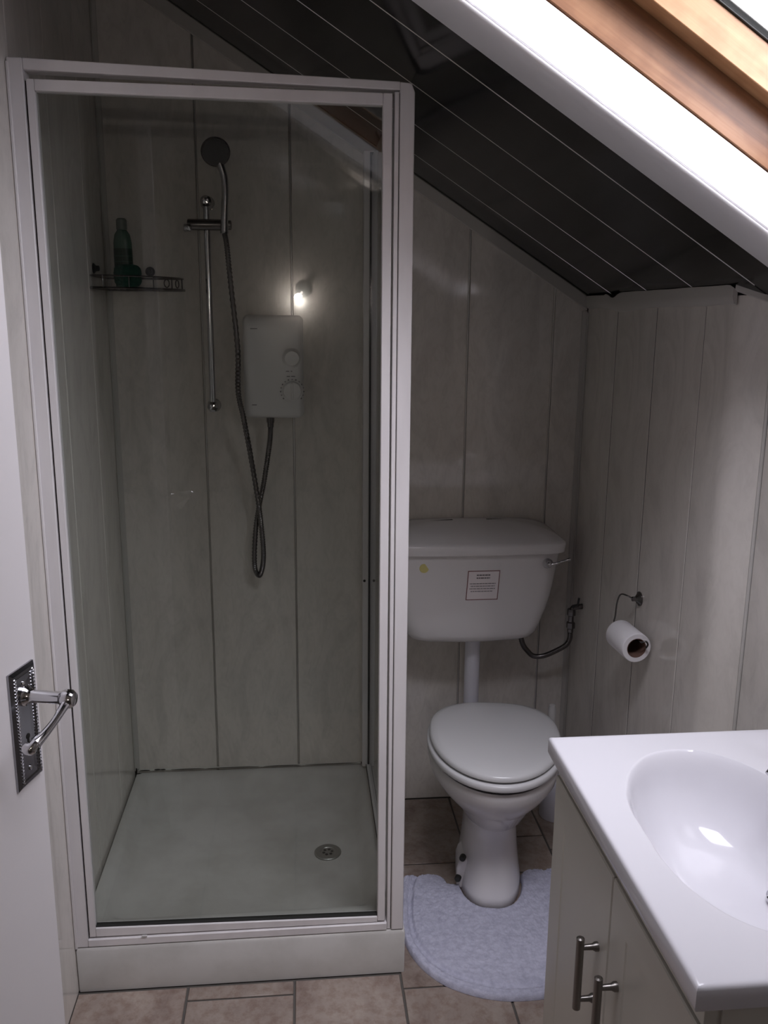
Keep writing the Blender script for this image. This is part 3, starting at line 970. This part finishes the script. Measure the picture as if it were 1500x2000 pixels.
# supply: valve and braided hose
vp = V(1.318, .660, 0)
val = thing('isolating_valve', 'dark metal isolating valve by the right corner behind the toilet', 'valve', (1.318, .660, .60))
bm = B(); tube(bm, spline([(1.3485, .655, .673), (1.335, .656, .672), (1.323, .659, .668), (1.318, .66, .655), (1.318, .66, .648)], 5), .0085, 12)
put('elbow', bm, 'dchrome', val, smooth=True)
bm = B(); lathe(bm, [(.012, .664), (.013, .655), (.013, .645), (.008, .642), (.0085, .625), (.013, .622), (.013, .605), (.009, .602), (.009, .592)], (1.318, .66, 0), (0, 0, 1), 6)
put('valve_body', bm, 'dchrome', val)
bm = B(); tube(bm, [(1.318, .652, .672), (1.330, .640, .684), (1.332, .638, .705)], .0035, 8)
put('lever', bm, 'darkplastic', val, smooth=True)
bm = B()
hpts = spline([(1.318, .660, .592), (1.318, .66, .572), (1.308, .662, .550), (1.280, .668, .530), (1.245, .675, .512), (1.215, .68, .510), (1.196, .682, .526), (1.180, .684, .550), (1.168, .686, .597)], 16)
tube(bm, hpts, .008, 10, radii=[.0082 if i % 2 else .0074 for i in range(len(hpts))])
tag(put('supply_hose', bm, 'dchrome', smooth=True, auto=80), 'dark braided water hose curving from valve to underside of cistern', 'hose')
# toilet brush behind the bowl
br = thing('toilet_brush', 'white toilet brush in its pot in the corner behind the toilet', 'toilet brush', (1.262, .625, 0))
bm = B(); lathe(bm, [(.046, .0005), (.048, .004), (.046, .09), (.042, .125), (.038, .130), (.034, .128), (.034, .10)], (1.292, .635, 0), seg=32)
put('brush_pot', bm, 'pipe', br, smooth=True)
bm = B(); lathe(bm, [(.007, .10), (.007, .25), (.011, .27), (.012, .36), (.009, .371), (.001, .373)], (1.2665, .632, 0), seg=16)
put('brush_handle', bm, 'plastic', br, smooth=True)

# ------------------------------------------------------------------ pedestal mat
def mat_outer(u):
    pts = OUT
    return pts[min(len(pts) - 1, int(round(u * (len(pts) - 1))))]
OUTC = [(.800, .352), (.782, .345), (.768, .30), (.761, .22), (.7575, .15), (.764, .08), (.790, .012), (.835, -.045), (.895, -.083), (.955, -.103), (1.005, -.108), (1.06, -.105), (1.12, -.085),
        (1.18, -.045), (1.225, .015), (1.248, .085), (1.252, .16), (1.250, .24), (1.243, .30), (1.228, .340), (1.205, .350)]
INC = [p_[:2] for p_ in egg(.03, .0905, -.2995, .024, e1=2.6, n=112)[56:] if p_[1] < .31]
INC = [(.868, .352), (.889, .345), (.899, .332), (.905, .312)] + INC + [(INC[-1][0] + .001, .320), (INC[-1][0] + .006, .338), (INC[-1][0] + .026, .350)]
def resample(pts, n):
    sp_ = spline([(a, b_, 0) for a, b_ in pts], 12)
    L_ = [0]
    for a, b_ in zip(sp_[:-1], sp_[1:]):
        L_.append(L_[-1] + (b_ - a).length)
    out = []; j = 0
    for i in range(n):
        t = L_[-1] * i / (n - 1)
        while j < len(L_) - 2 and L_[j + 1] < t:
            j += 1
        f = (t - L_[j]) / max(1e-9, L_[j + 1] - L_[j])
        out.append(sp_[j].lerp(sp_[j + 1], min(1, f)))
    return out
NU, NV = 340, 110
O_, I_ = resample(OUTC, NU), resample(INC, NU)
bm = B()
grid = []
for i in range(NU):
    col_ = []
    ue = min(i, NU - 1 - i) / (NU - 1) * 1.25   # metres from the open ends
    for k in range(NV + 1):
        t = k / NV
        p = O_[i].lerp(I_[i], t)
        wd = (O_[i] - I_[i]).length
        d = min(t * wd, (1 - t) * wd, ue + .0005)
        z = .013 * min(1, math.sqrt(max(0, min(1, d / .007)))) 
        db = t * wd
        z -= .0075 * math.exp(-((db - .036) / .010) ** 4) + .0015 * math.exp(-((db - .014) / .002) ** 2)
        if d > .001:
            z += .0022 * noise.noise(Vector((p.x * 160, p.y * 160, 0))) + .0020 * noise.noise(Vector((p.x * 420, p.y * 420, 5))) + .0012 * noise.noise(Vector((p.x * 30, p.y * 30, 9)))
        col_.append(bm.verts.new((p.x, p.y, max(.0006, z + .001))))
    grid.append(col_)
for i in range(NU - 1):
    for k in range(NV):
        bm.faces.new((grid[i][k], grid[i + 1][k], grid[i + 1][k + 1], grid[i][k + 1]))
# flat underside
ub = [[bm.verts.new((v.co.x, v.co.y, .0003)) for v in (c[0], c[-1])] for c in grid]
for i in range(NU - 1):
    bm.faces.new((ub[i][0], ub[i][1], ub[i + 1][1], ub[i + 1][0]))
    bm.faces.new((grid[i][0], ub[i][0], ub[i + 1][0], grid[i + 1][0]))
    bm.faces.new((grid[i][-1], grid[i + 1][-1], ub[i + 1][1], ub[i][1]))
tag(put('pedestal_mat', bm, 'mat', smooth=True, auto=180), 'lavender-white cotton mat curved around the foot of the toilet', 'bath mat')

# ================================================================== TOILET ROLL
rh = thing('toilet_roll_holder', 'chrome wire toilet roll holder on the right wall', 'toilet roll holder', (W, .231, .835))
bm = B(); lathe(bm, [(.018, 0), (.018, .003), (.012, .007), (.006, .012), (.006, .020), (.001, .021)], (W - .0003, .231, .836), (-1, 0, 0), 24)
put('rosette', bm, 'dchrome', rh, smooth=True)
RC = V(W - .042, .128, .748)   # centre of the near end of the roll
rd = V(-.06, .998, 0).normalized()
bm = B()
arm = spline([(W - .018, .231, .836), (W - .030, .240, .842), (W - .038, .262, .838), (W - .042, .272, .815), (W - .046, .268, .78), tuple(RC + rd * .135 + V(0, 0, .018)), tuple(RC + rd * .110 + V(.0, 0, .018)), tuple(RC + rd * .05 + V(0, 0, .018)), tuple(RC - rd * .006 + V(.004, 0, .018)),
              tuple(RC - rd * .014 + V(.014, 0, .022)), tuple(RC - rd * .014 + V(.020, 0, .014)), tuple(RC - rd * .010 + V(.018, 0, .004))], 8)
tube(bm, arm, .0021, 8)
put('wire_arm', bm, 'dchrome', rh, smooth=True)
roll = thing('toilet_roll', 'part-used white toilet roll hanging on the wire holder', 'toilet roll', tuple(RC + rd * .05 + V(0, 0, -.036)))
bm = B(); lathe(bm, [(.0240, 0), (.0345, 0), (.0358, .0015), (.036, .003), (.036, .097), (.0350, .0995), (.0240, .1), (.0240, 0)], RC, rd, 40, cap=False)
put('paper', bm, 'paper', roll, smooth=True)
bm = B(); lathe(bm, [(.0238, .0), (.0238, .1), (.0226, .1), (.0226, .0), (.0238, .0)], RC, rd, 32, cap=False)
put('cardboard_core', bm, 'card', roll, smooth=True)

# ================================================================== VANITY AND BASIN
VX0, VY0, VY1 = .958, -.972, -.403
van = thing('vanity_unit', 'cream two-door vanity cabinet under the white basin at the right', 'cabinet', ((VX0 + W) / 2, (VY0 + VY1) / 2, 0))
bm = B(); box(bm, VX0 + .020, XO - .0008, VY0 + .021, VY1 - .020, .085, .103)
put('bottom_panel', bm, 'cabinet', van)
for y0, y1 in ((VY0 + .003, VY0 + .0208), (VY1 - .0198, VY1 - .001)):
    bm = B(); prism(bm, [(VX0 + .020, y0, .085), (VX0 + .020, y0, .7638), (XO - .0008, y0, .7638), (XO - .0008, y0, .0005), (VX0 + .050, y0, .0005), (VX0 + .050, y0, .085)], (0, y1 - y0, 0))
    put('side_panel', bm, 'cabinet', van)
bm = B(); box(bm, XO - .016, XO - .0009, VY0 + .021, VY1 - .020, .1032, .55)
put('back_panel', bm, 'cabinet', van)
bm = B(); box(bm, VX0 + .050, VX0 + .066, VY0 + .021, VY1 - .020, .0005, .0848)
put('plinth', bm, 'cabinet', van)
YM = (VY0 + VY1) / 2 - .005
def vdoor(y0, y1):
    """slab door with a shallow sunk centre field"""
    bm = B()
    x = VX0; m_ = .058; zb, zt = .092, .730
    rs = [[(x + .0185, a, c) for a, c in ((y0, zb), (y1, zb), (y1, zt), (y0, zt))],
          [(x + .002, a, c) for a, c in ((y0, zb), (y1, zb), (y1, zt), (y0, zt))],
          [(x, a, c) for a, c in ((y0 + .002, zb + .002), (y1 - .002, zb + .002), (y1 - .002, zt - .002), (y0 + .002, zt - .002))],
          [(x, a, c) for a, c in ((y0 + m_, zb + m_), (y1 - m_, zb + m_), (y1 - m_, zt - m_), (y0 + m_, zt - m_))],
          [(x + .0016, a, c) for a, c in ((y0 + m_ + .003, zb + m_ + .003), (y1 - m_ - .003, zb + m_ + .003), (y1 - m_ - .003, zt - m_ - .003), (y0 + m_ + .003, zt - m_ - .003))]]
    loft(bm, rs)
    return put('cabinet_door', bm, 'cabinet', van)
def bar_handle(y, zt, zb, parent, lab=None):
    bm = B()
    lathe(bm, [(.0035, zb - .0), (.0062, zb + .002), (.0062, zt - .002), (.0035, zt)], (VX0 - .028, y, 0), (0, 0, 1), 16)
    h_ = put('handle', bm, 'nickel', parent, smooth=True)
    for z in (zt - .018, zb + .018):
        bm = B()
        lathe(bm, [(.0072, 0), (.0072, .005), (.0048, .009), (.0042, .026)], (VX0, y, z), (-1, 0, 0), 14)
        put('handle_post', bm, 'nickel', h_, smooth=True)
d1 = vdoor(YM + .0015, VY1 - .001)
d2_ = vdoor(VY0 + .001, YM - .0015)
bar_handle(YM + .040, .602, .475, d1)
bar_handle(YM - .042, .602, .475, d2_)
bm = B(); box(bm, VX0 + .004, VX0 + .0195, VY0 + .001, VY1 - .001, .7325, .7635)
put('top_strip', bm, 'cabinet', van, bevel=.001)
put('end_panel', box(B(), VX0 + .024, XO - .001, VY0 - .0005, VY0 + .0028, .01, .762), 'cabinet', van)

bas = thing('wash_basin', 'rectangular white ceramic wash basin top with oval bowl on the vanity', 'basin', ((VX0 + W) / 2, -.69, .765))
BX0, BX1, BY0, BY1, BZ = .9425, XO - .001, -.9855, -.3985, .8015
BC = V(1.118, -.692, 0)
RT = [(0, .135), (20, .152), (42, .187), (66, .226), (86, .238), (103, .208), (120, .170), (140, .143), (165, .123), (180, .119),
      (195, .124), (220, .150), (240, .190), (257, .226), (274, .238), (294, .226), (318, .187), (340, .152), (360, .135)]
def Rb(a):
    a %= 360
    for (a0, r0), (a1, r1) in zip(RT[:-1], RT[1:]):
        if a0 <= a <= a1:
            t = (a - a0) / (a1 - a0); t = t * t * (3 - 2 * t) * .5 + t * .5
            return r0 + (r1 - r0) * t
angs = sorted(set([i * 2.0 for i in range(180)] + [math.degrees(math.atan2(y - BC.y, x - BC.x)) % 360 for x in (BX0 + .006, BX1 - .002) for y in (BY0 + .006, BY1 - .006)]))
# smooth the outline
Rs = {a: sum(Rb(a + d) for d in range(-12, 13, 2)) / 13 for a in angs}
def bowl_z(t, a):
    back = .5 + .5 * math.cos(math.radians(a))
    p = 1.9 + 6.0 * back
    d = .146 * (1 - t ** p) * (.86 + .14 * back * t)
    k = min(1, max(0, (1 - t) / .10)); k = k * k * (3 - 2 * k)
    lip = k
    return -d * (.35 + .65 * lip) * (1 if t < 1 else 0) if t < 1 else 0
bm = B()
loops = []
TS = [.04, .1, .18, .27, .36, .45, .54, .62, .69, .75, .80, .84, .88, .91, .94, .96, .98, .99, 1.0]
Zoff = []
for t in TS:
    lp = []
    for a in angs:
        r = Rs[a] * t
        z = bowl_z(t, a)
        lp.append(bm.verts.new((BC.x + r * math.cos(math.radians(a)), BC.y + r * math.sin(math.radians(a)), BZ + z)))
    loops.append(lp)
def ray_rect(a, ins=0.0):
    c, s = math.cos(math.radians(a)), math.sin(math.radians(a))
    ts = []
    if abs(c) > 1e-6:
        ts.append(((BX1 - .002 if c > 0 else BX0 + .006) - BC.x) / c)
    if abs(s) > 1e-6:
        ts.append(((BY1 - .006 if s > 0 else BY0 + .006) - BC.y) / s)
    return min(t for t in ts if t > 0)
for q in (.03, .08, .18, .32, .48, .64, .8, .92, 1.0):
    lp = []
    for a in angs:
        r0, r1 = Rs[a], ray_rect(a)
        r = r0 + (r1 - r0) * q
        x = BC.x + r * math.cos(math.radians(a)); y = BC.y + r * math.sin(math.radians(a))
        dd = math.hypot((x - 1.300) / .030, (y + .470) / .045)
        z = -.005 * max(0, 1 - dd) ** 1.2 if dd < 1 else 0
        lp.append(bm.verts.new((x, y, BZ + z)))
    loops.append(lp)
def outer_loop(off, z, cl=1.0):
    lp = []
    for a in angs:
        r1 = ray_rect(a)
        x = BC.x + r1 * math.cos(math.radians(a)); y = BC.y + r1 * math.sin(math.radians(a))
        if x <= BX0 + .0065: x -= off
        if y <= BY0 + .0065: y -= off
        if y >= BY1 - .0065: y += off
        lp.append(bm.verts.new((x, y, z)))
    return lp
for off, z in ((.003, BZ - .0008), (.0052, BZ - .003), (.006, BZ - .0065), (.006, BZ - .028), (.004, BZ - .034), (-.004, .7655), (-.02, .7655)):
    loops.append(outer_loop(off, z))
n = len(angs)
for A_, B_ in zip(loops[:-1], loops[1:]):
    for k in range(n):
        j = (k + 1) % n
        bm.faces.new((A_[k], A_[j], B_[j], B_[k]))
bm.faces.new(loops[0])
put('basin_top', bm, 'basin', bas, smooth=True, auto=50)
dv = V(1.222, -.690, 0)
def basin_floor(x, y):
    a = math.degrees(math.atan2(y - BC.y, x - BC.x)) % 360
    r = math.hypot(x - BC.x, y - BC.y)
    return BZ + bowl_z(r / Rb(a), a)
zf = basin_floor(dv.x, dv.y)
bm = B(); lathe(bm, [(.021, -.004), (.021, .003), (.017, .005), (.014, .002), (.001, .001)], (dv.x - .004, dv.y, zf + .001), (-.15, 0, 1), 30)
put('basin_waste', bm, 'chrome', bas, smooth=True)
tap = thing('basin_tap', 'chrome mixer tap at the back of the basin, base just in frame', 'tap', (1.300, -.60, BZ))
bm = B(); lathe(bm, [(.024, .0004), (.024, .006), (.020, .010), (.019, .055), (.016, .065), (.020, .075), (.020, .095), (.012, .102), (.001, .103)], (1.300, -.60, BZ), seg=28)
put('tap_body', bm, 'chrome', tap, smooth=True)
bm = B(); tube(bm, spline([(1.297, -.60, BZ + .05), (1.27, -.61, BZ + .06), (1.235, -.625, BZ + .057), (1.215, -.632, BZ + .042)], 6), .0095, 14)
put('spout', bm, 'chrome', tap, smooth=True)

# ================================================================== ROOM DOOR (open, at the left)
dvv = V(.253, .967, 0).normalized(); nn = V(dvv.y, -dvv.x, 0)
FE = V(.1555, -.603, 0)
DW = .72
leaf = structure('door_1', tuple(FE - dvv * DW))
def DPt(a, b_, z):     # a: distance back from the free edge; b: proud of the visible face
    p = FE - dvv * a + nn * b_
    return V(p.x, p.y, z)
bm = B()
hexa(bm, [DPt(0, -.036, .008), DPt(0, 0, .008), DPt(DW, 0, .008), DPt(DW, -.036, .008), DPt(0, -.036, 1.985), DPt(0, 0, 1.985), DPt(DW, 0, 1.985), DPt(DW, -.036, 1.985)])
put('door_leaf', bm, 'doorpaint', leaf, bevel=.003, seg=3)
# handle: long backplate with beaded edges, scroll lever
PC, PWd, PZ0, PZ1 = .041, .029, .890, 1.056
bm = B()
def plate_ring(ins, b_):
    return [DPt(PC + PWd - ins, b_, PZ0 + ins), DPt(PC - PWd + ins, b_, PZ0 + ins), DPt(PC - PWd + ins, b_, PZ1 - ins), DPt(PC + PWd - ins, b_, PZ1 - ins)]
loft(bm, [plate_ring(0, .0003), plate_ring(0, .003), plate_ring(.0045, .0065), plate_ring(.009, .0065), plate_ring(.011, .0050), plate_ring(.020, .0048)])
hdl = put('door_handle', bm, new_mat('bright_chrome', (.34, .34, .36), .16, 1.0), leaf)
hdl['label'] = 'chrome beaded backplate with scroll lever'
bm = B()
for sgn in (-1, 1):
    for k in range(32):
        z = PZ0 + .010 + (PZ1 - PZ0 - .020) * k / 31
        c_ = DPt(PC + sgn * (PWd - .0078), .0065, z)
        m = bmesh.ops.create_icosphere(bm, subdivisions=1, radius=.0026)['verts']
        for v in m: v.co += c_
put('beading', bm, 'chrome', hdl, smooth=True)
HZ = 1.017
bm = B(); lathe(bm, [(.0145, .004), (.0145, .008), (.010, .013), (.0085, .020), (.0085, .056), (.0105, .059), (.0125, .063), (.0125, .071), (.009, .076), (.001, .0775)], DPt(PC, 0, HZ), nn, 24)
put('spindle_boss', bm, 'chrome', hdl, smooth=True)
lp_ = spline([DPt(PC, .068, HZ), DPt(PC + .012, .067, HZ - .006), DPt(PC + .028, .063, HZ - .018), DPt(PC + .043, .056, HZ - .030), DPt(PC + .054, .050, HZ - .037)], 8)
n = len(lp_)
bm = B(); tube(bm, lp_, .006, 14, radii=[.0085 - .0035 * math.sin(math.pi * i / n) for i in range(n)])
put('lever', bm, 'chrome', hdl, smooth=True)
bm = B(); tube(bm, spline([DPt(PC + .050, .052, HZ - .034), DPt(PC + .060, .048, HZ - .040), DPt(PC + .062, .043, HZ - .044), DPt(PC + .056, .040, HZ - .046)], 6), .0062, 14)
lathe(bm, [(.001, -.0095), (.005, -.008), (.008, -.004), (.0085, 0), (.008, .004), (.005, .008), (.001, .0095)], DPt(PC + .060, .044, HZ - .043), nn, 18)
put('lever_scroll', bm, 'chrome', hdl, smooth=True)
for z in (PZ0 + .022, PZ1 - .022):
    bm = B(); lathe(bm, [(.0036, .004), (.0034, .0062), (.001, .0068)], DPt(PC, 0, z), nn, 12)
    put('screw', bm, 'chrome', hdl, smooth=True)
bm = B(); lathe(bm, [(.004, .004), (.004, .0055)], DPt(PC, 0, .958), nn, 14); 
hexa(bm, [DPt(PC + .0016, .004, .944), DPt(PC - .0016, .004, .944), DPt(PC - .0016, .0055, .944), DPt(PC + .0016, .0055, .944), DPt(PC + .0016, .004, .958), DPt(PC - .0016, .004, .958), DPt(PC - .0016, .0055, .958), DPt(PC + .0016, .0055, .958)])
put('keyhole', bm, 'seal', hdl)
tag(put('trim_5', box(B(), -.05, -.03, YR - .11, YR, 0, 2.02), 'doorpaint'), kind='structure')
tag(put('trim_6', box(B(), .78, .80, YR - .11, YR, 0, 2.02), 'doorpaint'), kind='structure')

# ================================================================== LANDING LAMP (seen only in reflections)
lm = thing('wall_lamp', 'small warm wall lamp on the landing wall behind the camera', 'lamp', (.55, -3.4, 1.65))
bm = B(); lathe(bm, [(.045, 0), (.045, .008), (.015, .02), (.012, .05), (.001, .051)], (.55, -3.3998, 1.655), (0, 1, 0), 24)
put('backplate', bm, 'chrome', lm, smooth=True)
bm = B(); bmesh.ops.create_uvsphere(bm, u_segments=20, v_segments=12, radius=.022, matrix=Matrix.Translation((.520, -3.33, 1.610)))
put('bulb', bm, emit('bare_bulb', (1, .88, .82), 420), lm, smooth=True)
